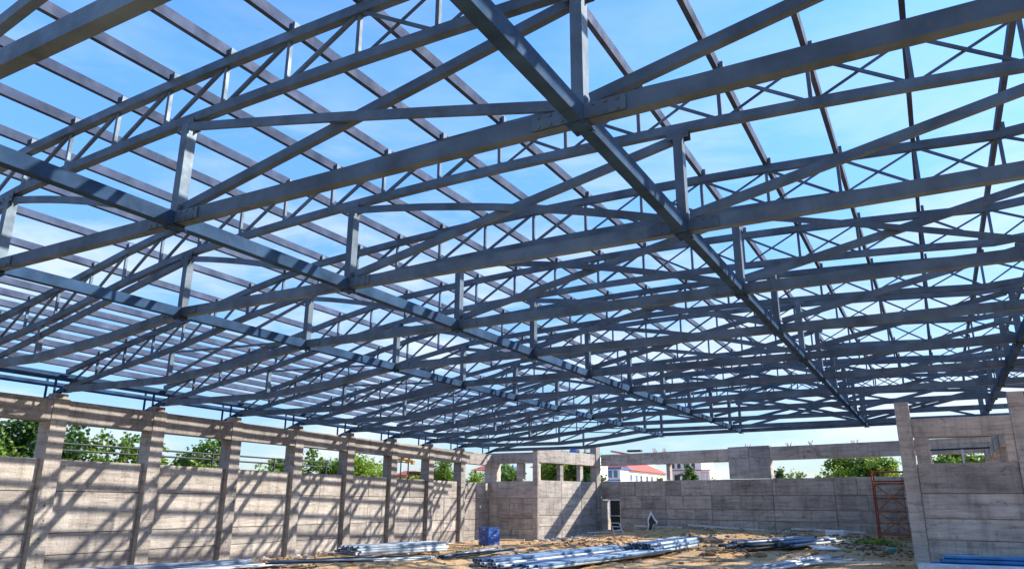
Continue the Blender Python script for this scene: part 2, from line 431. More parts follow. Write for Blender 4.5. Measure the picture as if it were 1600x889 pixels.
# ------------------------------------------------------------------ concrete walls
class Run:
    """a stretch of wall: a local frame along u, inner face at n=0 (n positive into the yard)"""
    def __init__(s, p0, p1, t, mat):
        s.p0 = Vector((p0[0], p0[1], 0)); d = Vector((p1[0], p1[1], 0))-s.p0; s.L = d.length; s.u = d.normalized()
        s.n = Vector((s.u.y, -s.u.x, 0)); s.t = t; s.mat = mat; s.rot = math.atan2(s.u.y, s.u.x)
    def piece(s, name, u0, u1, n0, n1, z0, z1, mat=None, bevel=.012):
        c = s.p0+s.u*((u0+u1)/2)+s.n*((n0+n1)/2); mb = MB()
        mb.box((c.x, c.y, (z0+z1)/2), (abs(u1-u0), abs(n1-n0), z1-z0), s.rot)
        return mb.build(name, mat or s.mat, s.t, bevel)
    def at(s, u, n, z): c = s.p0+s.u*u+s.n*n; return (c.x, c.y, z)
def panels(run, u0, u1, zs, split=1, n1=-.2, mat=None):
    run.piece('wall_core', u0-.01, u1+.01, n1-.19, n1-.045, zs[-1], zs[0]-.03, mat, 0)
    for a, b in zip(zs[1:], zs):
        for k in range(split):
            w = (u1-u0)/split; j = random.uniform(-.008, .008)
            run.piece('wall_panel', u0+w*k+.006, u0+w*(k+1)-.006, n1+j-.16, n1+j, a+.011, b-.011, mat, .014)

# left wall
LW = empty('concrete_wall', (wallx(22), 22, 0), 'long left concrete wall dappled with roof shadow, with columns and a top beam', 'wall')
y0 = 2.0; p0, p1 = (wallx(y0), y0), (wallx(39.4), 39.4)
run = Run(p0, p1, LW, M['concrete'])
kk = run.L/(39.4-y0); cols = [(12.506+3.3277*i-y0)*kk for i in range(-3, 8)]; cw = .24
ends = cols+[run.L]
for i, u in enumerate(cols):
    c = run.piece('column', u-cw, u+cw, -.5, 0, -.3, 4.775)
    st = run.piece('column_stub', u-.19, u+.19, -.4, -.06, 4.777, 4.93, M['concrete'])
    st.parent = c
    mb = MB()
    for zz in np.arange(.25, 4.0, .42):
        uu = u+random.choice((-.02, .0, .03)); q = run.at(uu, .002, zz+random.uniform(-.08, .08)); q2 = run.at(uu, -.02, zz); q2 = (q2[0], q2[1], q[2])
        mb.tube(q2, q, random.uniform(.012, .028), 7)
    h = mb.build('tie_hole', M['dark'], LW); h.parent = c
for i, (a, b) in enumerate(zip(cols, ends[1:])):
    b2 = b-cw if i < len(cols)-1 else b-.02
    run.piece('top_beam', a+cw+.004, b2-.004, -.46, -.025, 4.129, 4.755, M['concrete_grey'] if False else M['beam'])
    panels(run, a+cw+.004, b2-.004, [3.14, 2.26, 1.14, .56, -.3], 1 if i < 6 else 2)
# stepped-in corner block: shaded front, lit side
A0, A1 = (-23.02, 39.36), (-20.07, 39.4)
FW = empty('concrete_wall', (-21.5, 39.4, 0), 'short shaded concrete wall stepping in at the left far corner', 'wall')
run = Run(A0, A1, FW, M['concrete_grey'])
run.piece('column', -.55, .3, -.45, .03, -.3, 4.85)
run.piece('column', run.L-.3, run.L, -.42, .02, -.3, 5.08)
run.piece('column', run.L*.52, run.L*.52+.42, -.45, -.12, 3.27, 4.24)
run.piece('top_beam', .304, run.L-.304, -.4, -.02, 4.25, 4.85)
panels(run, .304, run.L-.304, [3.25, 2.3, 1.2, .6, -.3], 1, -.02)
SW = empty('concrete_wall', (-19.3, 42, 0), 'short sunlit concrete side wall beyond the corner column', 'wall')
run = Run((-20.05, 39.42), (BW0.x, BW0.y), SW, M['concrete'])
L = run.L
run.piece('corner_pier', .0, .06, -.3, .0, -.3, 5.075)
run.piece('column', L-.42, L, -.45, .03, -.3, 5.5)
run.piece('column', L*.36, L*.36+.3, -.4, -.12, 3.3, 4.27)
run.piece('column', L*.68, L*.68+.3, -.4, -.12, 3.3, 5.2)
run.piece('top_beam', .07, L*.36+.3, -.36, -.015, 4.28, 5.02)
run.piece('top_beam', L*.36+.308, L-.425, -.36, -.02, 4.28, 4.98)
for k, (a, b) in enumerate(((.07, .36), (.36, .68), (.68, .995))):
    panels(run, a if k == 0 else L*a, L*b-(.42 if k == 2 else .02), [3.3, 2.32, 1.35, .75, -.3], 1, -.03)
# back wall
BWL = empty('concrete_wall', (-10, 43, 0), 'long shaded grey brown concrete end wall across the back of the yard', 'wall')
run = Run((BW0.x, BW0.y), (BW1.x+5*BD.x, BW1.y+5*BD.y), BWL, M['concrete_dark'])
zs = [3.34, 2.47, 1.74, 1.18, .0]
run.piece('wall_core', 1.43, run.L, -.24, -.05, 0, 3.3, None, 0)
us = [1.42, 4.7, 7.6, 11.2, 14.4, 17.6, 20.0, run.L]
panels(run, .0, 1.40, [3.34, 2.25], 1, -.05, M['concrete'])
for a, b in zip(us, us[1:]):
    for k, (zb, zt_) in enumerate(zip(zs[1:], zs)):
        cuts = [a]+([a+(b-a)*(.35+.13*k)] if (k+int(a*3)) % 3 else [])+[b]
        for q, w in zip(cuts, cuts[1:]):
            run.piece('wall_panel', q+.009, w-.009, -.2, random.uniform(-.018, .018), zb+.016, zt_-.016, None, .012)
for a, b in ((.05, 4.6), (4.61, 8.78), (11.21, 16.2), (16.21, 22.0)):
    run.piece('top_beam', a, b, -.38, -.03, 4.27, 4.97, M['concrete_dark'])
for a, b in ((8.8, 9.99), (10.01, 11.2)):
    run.piece('infill_panel', a, b, -.34, -.01, 3.35, 4.42, M['concrete_grey']); run.piece('infill_panel', a, b, -.34, -.012, 4.43, 5.05, M['concrete_grey'])
run.piece('column', 4.72, 4.96, -.4, -.15, 3.35, 4.26, M['concrete_grey'])
run.piece('door_jamb', .02, .48, -.2, .03, .1, 2.235, M['concrete'])
d = run.piece('door', .62, 1.32, -.16, -.1, .35, 2.22, M['dark'])
h = run.piece('door_bar', .6, 1.35, -.09, -.05, 1.28, 1.34, M['galv_white']); h.parent = d
# rebar tufts on the beam
for u in (4.0, 4.62, 9.9, 15.6, 13.4, 12.2):
    mb = MB()
    for j in range(6):
        b0 = Vector(run.at(u+random.uniform(-.15, .15), -.2+random.uniform(-.08, .08), 4.96)); mb.tube(b0, b0+Vector((random.uniform(-.12, .12), random.uniform(-.1, .1), random.uniform(.12, .28))), .012, 5)
    mb.build('rebar_tuft', M['rust'], BWL)

# annex on the right
def annex(label, p0, p1, cols, mat, zs, beams, colw=.19, top=(4.92,), back=-.38, panel_n=-.09, split=1, bz=(3.91, 4.43)):
    t = empty('concrete_wall', ((p0[0]+p1[0])/2, (p0[1]+p1[1])/2, .3), label, 'wall')
    r = Run(p0, p1, t, mat)
    for i, u in enumerate(cols):
        r.piece('column', u-colw, u+colw, back, 0, 0, top[min(i, len(top)-1)])
    for a, b in zip(cols, cols[1:]):
        if beams: r.piece('top_beam', a+colw+.004, b-colw-.004, back+.04, -.02, *bz)
        if zs: panels(r, a+colw+.004, b-colw-.004, zs, split, panel_n)
    return r
annex('concrete front wall of the annex at right, with tall columns and a beam', (-.87, 25), (8.6, 25), [.19, 3.05, 6.2, 9.2], M['concrete_grey'], [3.17, 2.33, 1.65, 1.08, 0], True, top=(4.92, 5.07, 5.0))
annex('left side wall of the annex, receding behind its front column', (-.5, 41), (-.5, 25.45), [.3, 3.6, 7.2, 10.6, 13.8], M['concrete_grey'], [3.2, 2.2, 1.1, 0], True, top=(4.5,), colw=.17)
annex('right side wall of the annex, a row of columns seen through the opening', (2.35, 25.45), (2.35, 41), [2.2, 5.2, 8.2, 11.2, 14.4], M['concrete_grey'], [3.2, 2.2, 1.1, 0], True, top=(4.5,), colw=.17, back=-.42)
mb = MB(); mb.box((.9, 34.2, 4.66), (2.9, .3, .24)); 
tag(mb.build('concrete_beam', M['concrete_grey'], bevel=.01, origin=(.9, 34.2, 4.5)), 'thin concrete beam crossing the annex opening at the top', 'beam')
t = empty('pipe_rail', (.9, 36, 0), 'thin pipe rail with a short white post seen through the annex opening', 'rail')
mb = MB(); mb.tube((-.3, 36, 4.2), (2.2, 36, 4.25), .035, 8); mb.build('rail', M['dark'], t)
for px in (1.0, 2.1):
    mb = MB(); mb.bar((px, 36, .3), (px, 36, 4.2), .08, .08); mb.build('post', M['white'], t)

# ------------------------------------------------------------------ loose things on the ground
def tube_mesh(name, L, w, h, mat, kind='box'):
    """hollow section lying along +Y, open ends"""
    mb = MB(); th = .006
    if kind == 'box':
        q = .25*min(w, h)
        pr = [(-w/2+q, -h/2), (w/2-q, -h/2), (w/2, -h/2+q), (w/2, h/2-q), (w/2-q, h/2), (-w/2+q, h/2), (-w/2, h/2-q), (-w/2, -h/2+q)]
    else: pr = [(math.cos(2*math.pi*i/12)*w/2, math.sin(2*math.pi*i/12)*h/2) for i in range(12)]
    n = len(pr); k = 1-2*.009/min(w, h)
    V = [(x, y, z) for y in (0, L) for x, z in pr]+[(x*k, y, z*k) for y in (0, L) for x, z in pr]
    F = []
    for i in range(n):
        j = (i+1) % n
        F += [(i, j, n+j, n+i), (2*n+j, 2*n+i, 3*n+i, 3*n+j), (j, i, 2*n+i, 2*n+j), (n+i, n+j, 3*n+j, 3*n+i)]
    mb.add(V, F)
    me = bpy.data.meshes.new(name); me.from_pydata(mb.v, [], mb.f); me.update()
    if kind != 'box':
        for p in me.polygons: p.use_smooth = len(p.vertices) == 4
    me.materials.append(mat); return me
def pile(p0, p1, rows, mesh_fn, w, h, mats, label, group, cat='steel tube', name='steel_tube', jit=.25, ang=.012, lift=.06, zfix=None):
    a, b = Vector((*p0, 0)), Vector((*p1, 0)); d = (b-a); L = d.length; d.normalize(); r = Vector((d.y, -d.x, 0))
    meshes = [mesh_fn(name, L, w, h, M[m]) for m in mats]
    z0 = zfix if zfix is not None else max(gz(*(a+d*L*q+r*s_)[:2]) for q in (0, .25, .5, .75, 1) for s_ in (-.4, 0, .4))
    z0 += lift
    for j, cnt in enumerate(rows):
        for i in range(cnt):
            o = bpy.data.objects.new(name, random.choice(meshes)); COL.objects.link(o)
            p = a + r*((i-(cnt-1)/2)*(w*1.10)+random.uniform(-.008, .008)) + d*random.uniform(-jit, jit)
            th = math.atan2(-d.x, d.y)+random.uniform(-ang, ang)
            o.location = (p.x, p.y, z0+h/2+j*h*1.03+random.uniform(0, .006)); o.rotation_euler = (random.uniform(-.002, .002), 0, th)
            tag(o, label, cat, group)
    return z0
def bearers(p0, p1, wid, z, label):
    a, b = Vector((*p0, 0)), Vector((*p1, 0)); d = (b-a).normalized(); r = Vector((d.y, -d.x, 0))
    for q in (.12, .5, .88):
        c = a+(b-a)*q; mb = MB(); g = gz(c.x, c.y)
        mb.bar(c-r*wid/2+Vector((0, 0, z-.035)), c+r*wid/2+Vector((0, 0, z-.035)), .1, .066)
        tag(mb.build('timber_bearer', M['plank'], bevel=.005, origin=(c.x, c.y, z-.07)), label, 'timber', 'bearers under the steel stacks')
BX = lambda n, L, w, h, m: tube_mesh(n, L, w, h, m, 'box')
RD = lambda n, L, w, h, m: tube_mesh(n, L, w, h, m, 'round')
# stack by the left wall foot
z = pile((-20.45, 12.0), (-19.25, 17.8), [7, 6, 4], BX, .11, .06, ['galv', 'galv', 'galv_blue'], 'steel tube in the long stack at the foot of the left wall', 'tubes stacked along the left wall')
pile((-19.2, 13.6), (-18.1, 19.0), [4], BX, .16, .05, ['galv_white'], 'flat pale steel section on the dirt at the bottom left', 'pale sections at the bottom left')
z = pile((-18.4, 21.5), (-17.7, 25.9), [12, 12, 11, 9], BX, .10, .075, ['galv', 'galv', 'galv_white'], 'galvanised steel tube in the neat stack before the left wall columns', 'tubes in the neat stack near the left wall', jit=.12, lift=.10)
bearers((-18.4, 21.5), (-17.7, 25.9), 1.5, z, 'short timber bearer under the neat tube stack')
z = pile((-10.1, 16.9), (-9.55, 25.0), [8, 8, 6], BX, .10, .07, ['galv', 'galv', 'galv_blue', 'galv_white'], 'shiny steel tube in the tall half of the big centre stack', 'tubes in the big centre stack, tall half', jit=.2, lift=.08)
bearers((-10.1, 16.9), (-9.55, 25.0), 1.1, z, 'short timber bearer under the big centre stack')
pile((-9.05, 16.7), (-8.45, 24.9), [9, 8], BX, .10, .06, ['galv', 'galv_white', 'galv_blue'], 'shiny steel tube in the low half of the big centre stack', 'tubes in the big centre stack, low half', jit=.4, ang=.02, lift=.05)
z = pile((-8.75, 24.4), (-8.95, 30.6), [9, 9, 7], RD, .11, .11, ['galv', 'galv_blue', 'galv'], 'round steel pipe in the stack beyond the big centre stack', 'pipes in the stack at mid yard', jit=.18, lift=.04)
pile((-6.55, 28.6), (-5.0, 35.4), [10, 8, 4], RD, .10, .10, ['galv_blue', 'galv', 'dark'], 'round blue grey pipe in the untidy heap by the brown mound', 'pipes in the untidy right heap', jit=.7, ang=.05, lift=.04)
pile((-5.4, 30.6), (-4.3, 36.2), [6, 4], RD, .10, .10, ['galv_blue', 'galv'], 'round blue pipe in the small heap before the end wall', 'pipes in the small right heap', jit=.4, ang=.04, lift=.04)
pile((-4.15, 21.2), (-3.2, 25.6), [13, 7], RD, .05, .05, ['galv_white', 'galv'], 'thin pale rod in the loose fan of rods on the dirt', 'rods in the loose fan', jit=.9, ang=.11, lift=.03, cat='rod', name='steel_rod')
pile((-13.0, 19.6), (-13.1, 23.8), [8, 4], RD, .05, .05, ['galv', 'dark', 'galv_white'], 'thin rod in the small tangle left of the big centre stack', 'rods in the small tangle', jit=.7, ang=.16, lift=.03, cat='rod', name='steel_rod')
pile((-15.5, 15.6), (-13.2, 19.4), [5, 2], RD, .045, .045, ['galv', 'dark'], 'thin dark rod on the dirt at the bottom edge', 'rods at the bottom edge', jit=.6, ang=.2, lift=.03, cat='rod', name='steel_rod')
# blue sections lying on a pale box section before the annex
zb = .36
for k, (y, z, x0) in enumerate(((22.2, .54, -.72), (22.45, .54, -.70))):
    me = tube_mesh('box_section', 6.5, .22, .2, M['galv_white'])
    o = bpy.data.objects.new('box_section', me); COL.objects.link(o); o.location = (x0, y, z-.02); o.rotation_euler = (0, 0, -math.pi/2)
    tag(o, 'pale steel box section under the blue sections, %s' % ('nearer the viewer' if k == 0 else 'nearer the annex wall'), 'box section', 'pale box sections before the annex')
for k in range(9):
    row = [0, 0, 0, 0, 1, 1, 1, 2, 2][k]; j = [0, 1, 2, 3, 0, 1, 2, 0, 1][k]
    me = tube_mesh('blue_section', 6.0, .11, .09, M['bluepaint'])
    o = bpy.data.objects.new('blue_section', me); COL.objects.link(o)
    o.location = (-.35+.18*row+random.uniform(-.15, .15), 22.95+.13*j+.06*row, (.565+.095*row)); o.rotation_euler = (0, 0, -math.pi/2+random.uniform(-.012, .012))
    tag(o, 'blue painted steel section stacked against the annex front wall', 'steel section', 'blue sections by the annex')
for x in (.2, 2.2, 4.0):
    mb = MB(); mb.box((x, 23.15, .44), (.1, .8, .2)); tag(mb.build('timber_bearer', M['plank'], origin=(x, 23.15, .35)), 'short timber bearer under the blue sections', 'timber', 'bearers under the steel stacks')

# blue bin
bc = (-19.75, 33.5); rot = -.39
t = empty('blue_bin', (bc[0], bc[1], 0), 'blue square steel bin scuffed with white paint, by the left wall', 'bin')
m, nt, b = new_mat('scuffed_blue'); P_ = geo_pos(nt)
c = mixc(nt, ramp(nt, noise(nt, P_, 3.0, 7, .75, 1.5), [(.56, (0, 0, 0)), (.60, (.85, .85, .85))]), (.012, .075, .33), (.6, .66, .72))
nt.links.new(c, b.inputs['Base Color']); b.inputs['Roughness'].default_value = .45
body = MB(); body.box((bc[0], bc[1], .43), (.8, .7, .8), rot); body.build('body', m, t, .02)
rim = MB()
for s_ in (-1, 1):
    ca, sa = math.cos(rot), math.sin(rot)
    rim.box((bc[0]-s_*.335*sa, bc[1]+s_*.335*ca, .845), (.85, .06, .05), rot); rim.box((bc[0]+s_*.395*ca, bc[1]+s_*.395*sa, .845), (.06, .61, .048), rot)
rim.build('rim', M['bluepanel'], t)
ribs = MB()
for zz in (.12, .62): ribs.box((bc[0], bc[1], zz), (.83, .73, .035), rot)
ribs.build('rib', M['bluepanel'], t)

# red scaffold tower
t = empty('scaffold_tower', (-1.9, 39, .4), 'rusty red scaffold tower standing against the end wall beside the annex', 'scaffold')
sx0, sx1, sy0, sy1 = -2.62, -1.2, 38.3, 39.35
for x in (sx0, sx1):
    for y in (sy0, sy1):
        mb = MB(); mb.tube((x, y, gz(x, y)-.03), (x, y, 3.52), .032, 8); mb.build('upright', M['rust'], t, smooth=False)
for z in (.75, 1.25, 1.72, 2.3, 2.95, 3.05, 3.45):
    for y in (sy0, sy1):
        mb = MB(); mb.tube((sx0, y, z), (sx1, y, z), .024, 7); mb.build('rung', random.choice([M['rust'], M['rust_orange']]), t)
    for x in (sx0, sx1):
        mb = MB(); mb.tube((x, sy0, z), (x, sy1, z), .022, 7); mb.build('rung', M['rust'], t)
for za, zb_ in ((.75, 1.72), (1.72, 2.95)):
    for y in (sy0, sy1):
        mb = MB(); mb.tube((sx0, y, za), (sx1, y, zb_), .016, 6); mb.tube((sx1, y+.03, za), (sx0, y+.03, zb_), .016, 6); mb.build('cross_brace', M['rust_orange'], t)
mb = MB(); mb.box((-1.9, 38.85, 1.3), (1.3, .5, .04)); mb.build('deck_board', M['plank'], t)

# bent black and white sheet leaning on the end wall
out = [(-.28, 0), (.05, 0), (.12, .45), (.34, .5), (.42, .62), (.2, .78), (-.12, 1.2), (-.3, .75), (-.2, .4)]
c0 = Vector((-14.7, 43.55, .42)); t = empty('leaning_sheet', tuple(c0), 'torn black sheet with white edges leaning against the end wall', 'sheet')
def sheet(scale, dn, th, mat, name):
    mb = MB(); n = len(out); cx, cz = .05, .5; V = []
    for nn in (dn, dn+th):
        for x, z_ in out:
            X, Z = cx+(x-cx)*scale, cz+(z_-cz)*scale; q = c0+BD*X+BN*(nn-.28*Z/1.2)+Vector((0, 0, Z)); V.append(tuple(q))
    mb.add(V, [tuple(range(n)), tuple(range(n, 2*n))[::-1]]+[(i, (i+1) % n, n+(i+1) % n, n+i) for i in range(n)]); mb.build(name, mat, t)
sheet(1.0, .3, .03, M['foam'], 'white_border'); sheet(.72, .332, .01, M['dark'], 'black_face')
# white foam block and base board along the end wall
def slab(name, c, size, rot, mat, label, cat, group=None, tilt=0, bev=.02):
    mb = MB(); mb.box((0, 0, 0), size); o = mb.build(name, M[mat], bevel=bev); o.location = c; o.rotation_euler = (tilt, random.uniform(-.04, .04), rot)
    return tag(o, label, cat, group)
slab('foam_block', (-4.55, 39.9, .72), (.85, .5, .3), -.2, 'foam', 'white foam block lying by the foot of the end wall', 'foam block', bev=.05)
slab('foam_block', (-4.3, 39.0, .52), (1.1, .4, .2), .15, 'plank_pale', 'cream slab of foam beside the white foam block', 'foam block', bev=.05)
for k, (u, L_) in enumerate(((4.3, 3.2), (8.6, 4.6), (14.0, 3.6))):
    c = BW0+BD*u+BN*.35; slab('edge_board', (c.x, c.y, gz(c.x, c.y)+.09), (L_, .16, .1), math.atan2(BD.y, BD.x), 'plank_pale',
         ['pale board along the foot of the end wall near the door', 'pale board along the foot of the end wall at its middle', 'pale board along the foot of the end wall near the scaffold'][k], 'board', 'boards along the end wall foot', bev=.01)
slab('teal_scrap', (-1.75, 30.6, gz(-1.75, 30.6)+.06), (.28, .2, .12), .4, 'teal', 'small teal plastic scrap on the dirt before the annex', 'plastic scrap', bev=.04)
slab('white_board', (-4.0, 31.2, gz(-4.0, 31.2)+.1), (.9, .6, .05), .7, 'foam', 'thrown white board tilted on the brown dirt', 'board', tilt=.15, bev=.01)
# frame like a small ladder by the door
t = empty('metal_frame', (-16.6, 42.4, .35), 'pale metal frame tipped over beside the door', 'frame')
q0 = [Vector((-16.9, 42.5, .95)), Vector((-16.35, 42.35, .95)), Vector((-15.85, 41.9, .3)), Vector((-16.5, 42.0, .3))]
for i in range(4):
    mb = MB(); mb.tube(q0[i], q0[(i+1) % 4], .028, 6); mb.build('bar', M['galv_white'], t)
for q in (.3, .6, .85):
    mb = MB(); mb.tube(q0[0].lerp(q0[3], q), q0[1].lerp(q0[2], q), .022, 6); mb.build('rung', M['galv_white'], t)
# planks
spots = [(-18.9, 41.2, .5, 2.4), (-18.3, 42.0, .2, 1.8), (-17.8, 41.4, .9, 2.2), (-17.2, 40.9, -.2, 2.6), (-19.0, 40.4, 1.2, 1.6), (-16.4, 41.2, .1, 2.0), (-17.9, 43.2, .4, 1.5),
         (-21.7, 24.5, 1.5, 1.6), (-21.9, 27.2, 1.7, 1.9), (-21.8, 30.4, 1.4, 1.4), (-22.2, 33.2, 1.6, 1.7), (-20.9, 37.9, .1, 1.5), (-21.6, 38.4, .3, 1.2), (-7.5, 36.9, .2, 2.1),
         (-6.0, 37.6, -.3, 1.6), (-2.9, 36.3, .2, 2.2), (-2.4, 32.6, .5, 1.4), (-7.4, 22.5, .9, 1.9), (-6.3, 20.8, .5, 2.1), (-7.0, 19.8, 1.0, 1.4), (-5.8, 24.2, .2, 1.7), (-12.2, 26.2, .3, 1.5),
         (-14.8, 27.9, .8, 1.9), (-11.2, 34.5, .1, 2.4), (-3.0, 26.1, -.5, 1.3), (-2.2, 24.4, .1, 1.5)]
for i, (x, y, a, L_) in enumerate(spots):
    slab('timber_plank', (x, y, gz(x, y)+.05+.04*random.random()), (L_, random.uniform(.1, .2), .045), a, random.choice(['plank', 'plank_pale', 'plank']),
         'weathered timber offcut lying among the rubble on the dirt', 'plank', 'timber offcuts on the dirt', bev=.006)
# rubble: stones, clods and chips beyond counting
def rubble(name, n, pick, smin, smax, mat, label):
    V, F = [], []
    ico = bmesh.new(); bmesh.ops.create_icosphere(ico, subdivisions=1, radius=1); iv = np.array([v.co for v in ico.verts]); fi = [tuple(v.index for v in f.verts) for f in ico.faces]; ico.free()
    for i in range(n):
        x, y = pick(); s = smin*(smax/smin)**(random.random()**2.2)
        sc = np.array([random.uniform(.7, 1.6), random.uniform(.5, 1.1), random.uniform(.3, .7)])*s
        a = random.random()*6.28; R_ = np.array([[math.cos(a), -math.sin(a), 0], [math.sin(a), math.cos(a), 0], [0, 0, 1]])
        pv = (iv*rng.uniform(.7, 1.25, (len(iv), 1))*sc) @ R_.T + np.array([x, y, gz(x, y)+s*.15])
        o = len(V); V += pv.tolist(); F += [tuple(k+o for k in f) for f in fi]
    me = bpy.data.meshes.new(name); me.from_pydata(V, [], F); me.update(); me.materials.append(mat)
    o = bpy.data.objects.new(name, me); COL.objects.link(o); tag(o, label, 'rubble', kind='stuff')
def pick_all():
    while True:
        y = random.uniform(15, 44); x = random.uniform(-22.5, 2)
        if (Vector((x, y, 0))-BW0).dot(BN) > .15: return x, y
def pick_wall():
    y = random.uniform(14, 39.3); return wallx(y)+abs(random.gauss(.1, .35)), y
def pick_back():
    u = random.uniform(.2, 16.5); c = BW0+BD*u+BN*abs(random.gauss(.3, .7)); return c.x, c.y
def pick_side():
    q = random.random(); return -20.05+1.5*q+abs(random.gauss(.2, .6)), 39.3+5.5*q-random.random()*.6
def pick_mound():
    mx, my, a, b, h = random.choice(MOUNDS); return random.gauss(mx, a*.7), random.gauss(my, b*.7)
rubble('dirt_clods', 2600, pick_all, .025, .12, mat_plain('dirt_clod', (.42, .26, .13), .95, 0, .5, 2), 'brown clods and chips scattered over the dirt')
rubble('wall_rubble', 800, lambda: random.choice((pick_wall, pick_back, pick_side, pick_side))(), .04, .2, M['stone'], 'pale broken concrete rubble along the feet of the walls')
rubble('mound_clods', 1000, pick_mound, .04, .16, mat_plain('dark_clod', (.22, .13, .075), .95, 0, .5, 2), 'dark brown clods heaped on the low mounds')
# low weeds
def leaves(name, cent, n, size, mat, parent=None, clump=None, flat=.5):
    """n small bent leaf blades spread around clump centres"""
    cent = np.asarray(cent); k = rng.integers(0, len(cent), n)
    pos = cent[k, :3]+rng.normal(0, 1, (n, 3))*cent[k, 3:4]*.45
    d = rng.normal(0, 1, (n, 3)); d[:, 2] = d[:, 2]*.5-.15; d /= np.linalg.norm(d, axis=1, keepdims=True)
    e = rng.normal(0, 1, (n, 3)); e -= (e*d).sum(1, keepdims=True)*d; e /= np.linalg.norm(e, axis=1, keepdims=True)
    L_ = (size*rng.uniform(.6, 1.4, (n, 1))); W = L_*rng.uniform(.28, .42, (n, 1)); nn = np.cross(d, e)
    V = np.stack([pos, pos+d*L_*.5+e*W+nn*L_*.08, pos+d*L_, pos+d*L_*.5-e*W+nn*L_*.08], 1).reshape(-1, 3)
    me = bpy.data.meshes.new(name); off = np.array(parent['_w']) if parent is not None else np.zeros(3)
    V = V-off
    F = (np.arange(n)[:, None]*4+np.array([[0, 1, 2, 3]])).tolist()
    me.from_pydata(V.tolist(), [], F); me.update(); me.materials.append(mat)
    o = bpy.data.objects.new(name, me); COL.objects.link(o)
    if parent is not None: o.parent = parent; o['_w'] = tuple(off)
    return o
wc = [(-2.5+random.gauss(0, .35), 35.2+random.gauss(0, .4), 0, .12) for i in range(30)]
wc = [(x, y, gz(x, y)+.12, s_) for x, y, _, s_ in wc]
tag(leaves('weeds', wc, 500, .12, M['leaf_bright']), 'yellow green weeds on the mound before the annex', 'weeds', kind='stuff')

# ------------------------------------------------------------------ trees
def tree(x, y, H, rad, mat, label, name='tree', n=3800, leaf=.3, crown_lo=.35, seed=0, airy=1.0, group='trees beyond the walls', sq=1.0):
    random.seed(seed+100)
    z0 = 0.0; t = empty(name, (x, y, z0), label, 'tree', group)
    mb = MB(); tr = .035*H*.6
    top = Vector((x+random.uniform(-.2, .2), y+random.uniform(-.2, .2), H*.62)); base = Vector((x, y, -.1))
    pts = [base.lerp(top, q)+Vector((random.uniform(-.1, .1), random.uniform(-.1, .1), 0))*(q > 0) for q in (0, .35, .7, 1)]
    mb.polytube(pts, [tr*1.3, tr, tr*.75, tr*.5])
    cl = []
    nb = 16
    for i in range(nb):
        a = i*2.4+random.random(); q = random.uniform(.35, 1.0); s = base.lerp(top, q)
        rr = rad*random.uniform(.45, 1.0); zz = H*(crown_lo+(1-crown_lo)*random.uniform(.1, .95)); zz = min(zz, H*(1-.25*(rr/rad)**2))
        e = Vector((x+math.cos(a)*rr, y+math.sin(a)*rr*sq, zz)); mid = s.lerp(e, .5)+Vector((0, 0, .06*H))
        mb.polytube([s, mid, e], [tr*.45, tr*.28, tr*.1], 5)
        for k in range(6):
            p = mid.lerp(e, random.uniform(.2, 1.15)); cl.append((p.x+random.gauss(0, .13)*rad, p.y+random.gauss(0, .13)*rad, p.z+random.gauss(0, .05)*H, rad*random.uniform(.14, .34)*airy))
    for k in range(10): cl.append((x+random.gauss(0, .25)*rad, y+random.gauss(0, .25)*rad, H*random.uniform(.75, .97), rad*random.uniform(.15, .3)*airy))
    mb.build('trunk', M['bark'], t, smooth=True)
    leaves('crown', cl, int(n*1.9), leaf*.7, M[mat], t)
    return t
TL = 'leafy tree beyond the left wall, '
tree(-29.5, 13.4, 5.5, 2.0, 'leaf_mid', TL+'at the left edge of the picture', seed=1, n=5000, leaf=.26)
tree(-30.5, 17.0, 5.2, 1.7, 'leaf_dark', TL+'filling the nearest opening beside the first column', seed=2, n=4200, leaf=.26)
tree(-29.8, 19.2, 4.75, .8, 'leaf_mid', TL+'thin crown just right of the first column', seed=3, n=1300, leaf=.24)
tree(-29.8, 20.6, 4.85, .75, 'leaf_mid', TL+'tall narrow crown midway in the second opening', seed=4, n=1300, leaf=.24)
tree(-30.2, 22.0, 4.5, .7, 'leaf_bright', TL+'yellow green beside the second column', seed=5, n=1000, leaf=.22)
tree(-31.0, 20.8, 3.75, 2.3, 'leaf_mid', 'broad low bush behind the pipe rail in the second opening', 'bush', seed=6, n=3000, leaf=.24, crown_lo=.2)
tree(-30.2, 24.9, 4.85, 1.5, 'leaf_mid', TL+'rounded crown filling the third opening', seed=7, n=3800, leaf=.24)
tree(-30.2, 28.2, 3.95, .8, 'leaf_bright', 'small sparse tree low behind the rail in the fourth opening', seed=8, n=700, leaf=.22)
tree(-30.2, 29.9, 4.55, .8, 'leaf_bright', TL+'upright crown beside the fourth column', seed=9, n=1500, leaf=.24)
tree(-30.5, 32.6, 4.95, 1.3, 'leaf_mid', TL+'wide crown filling the fifth opening', seed=10, n=3400, leaf=.25)
tree(-31.0, 36.6, 5.05, 1.5, 'leaf_bright', TL+'yellow green crown in the sixth opening', seed=11, n=2600, leaf=.25, airy=1.2)
tree(-31.5, 39.2, 4.55, 1.0, 'leaf_bright', TL+'open crown at the right of the sixth opening', seed=12, n=1000, leaf=.24, airy=1.3)
tree(-36.0, 50.8, 4.7, 1.6, 'leaf_bright', 'low yellow green tree under the lamp mast', seed=13, n=2000, leaf=.28)
tree(-34.0, 50.6, 5.3, 1.5, 'leaf_mid', TL+'grey green crown in the eighth opening', seed=14, n=2400, leaf=.26, airy=1.2)
tree(-35.5, 57.5, 4.7, 1.2, 'leaf_bright', 'small yellow green tree before the dark pavilion', seed=15, n=1400, leaf=.26)
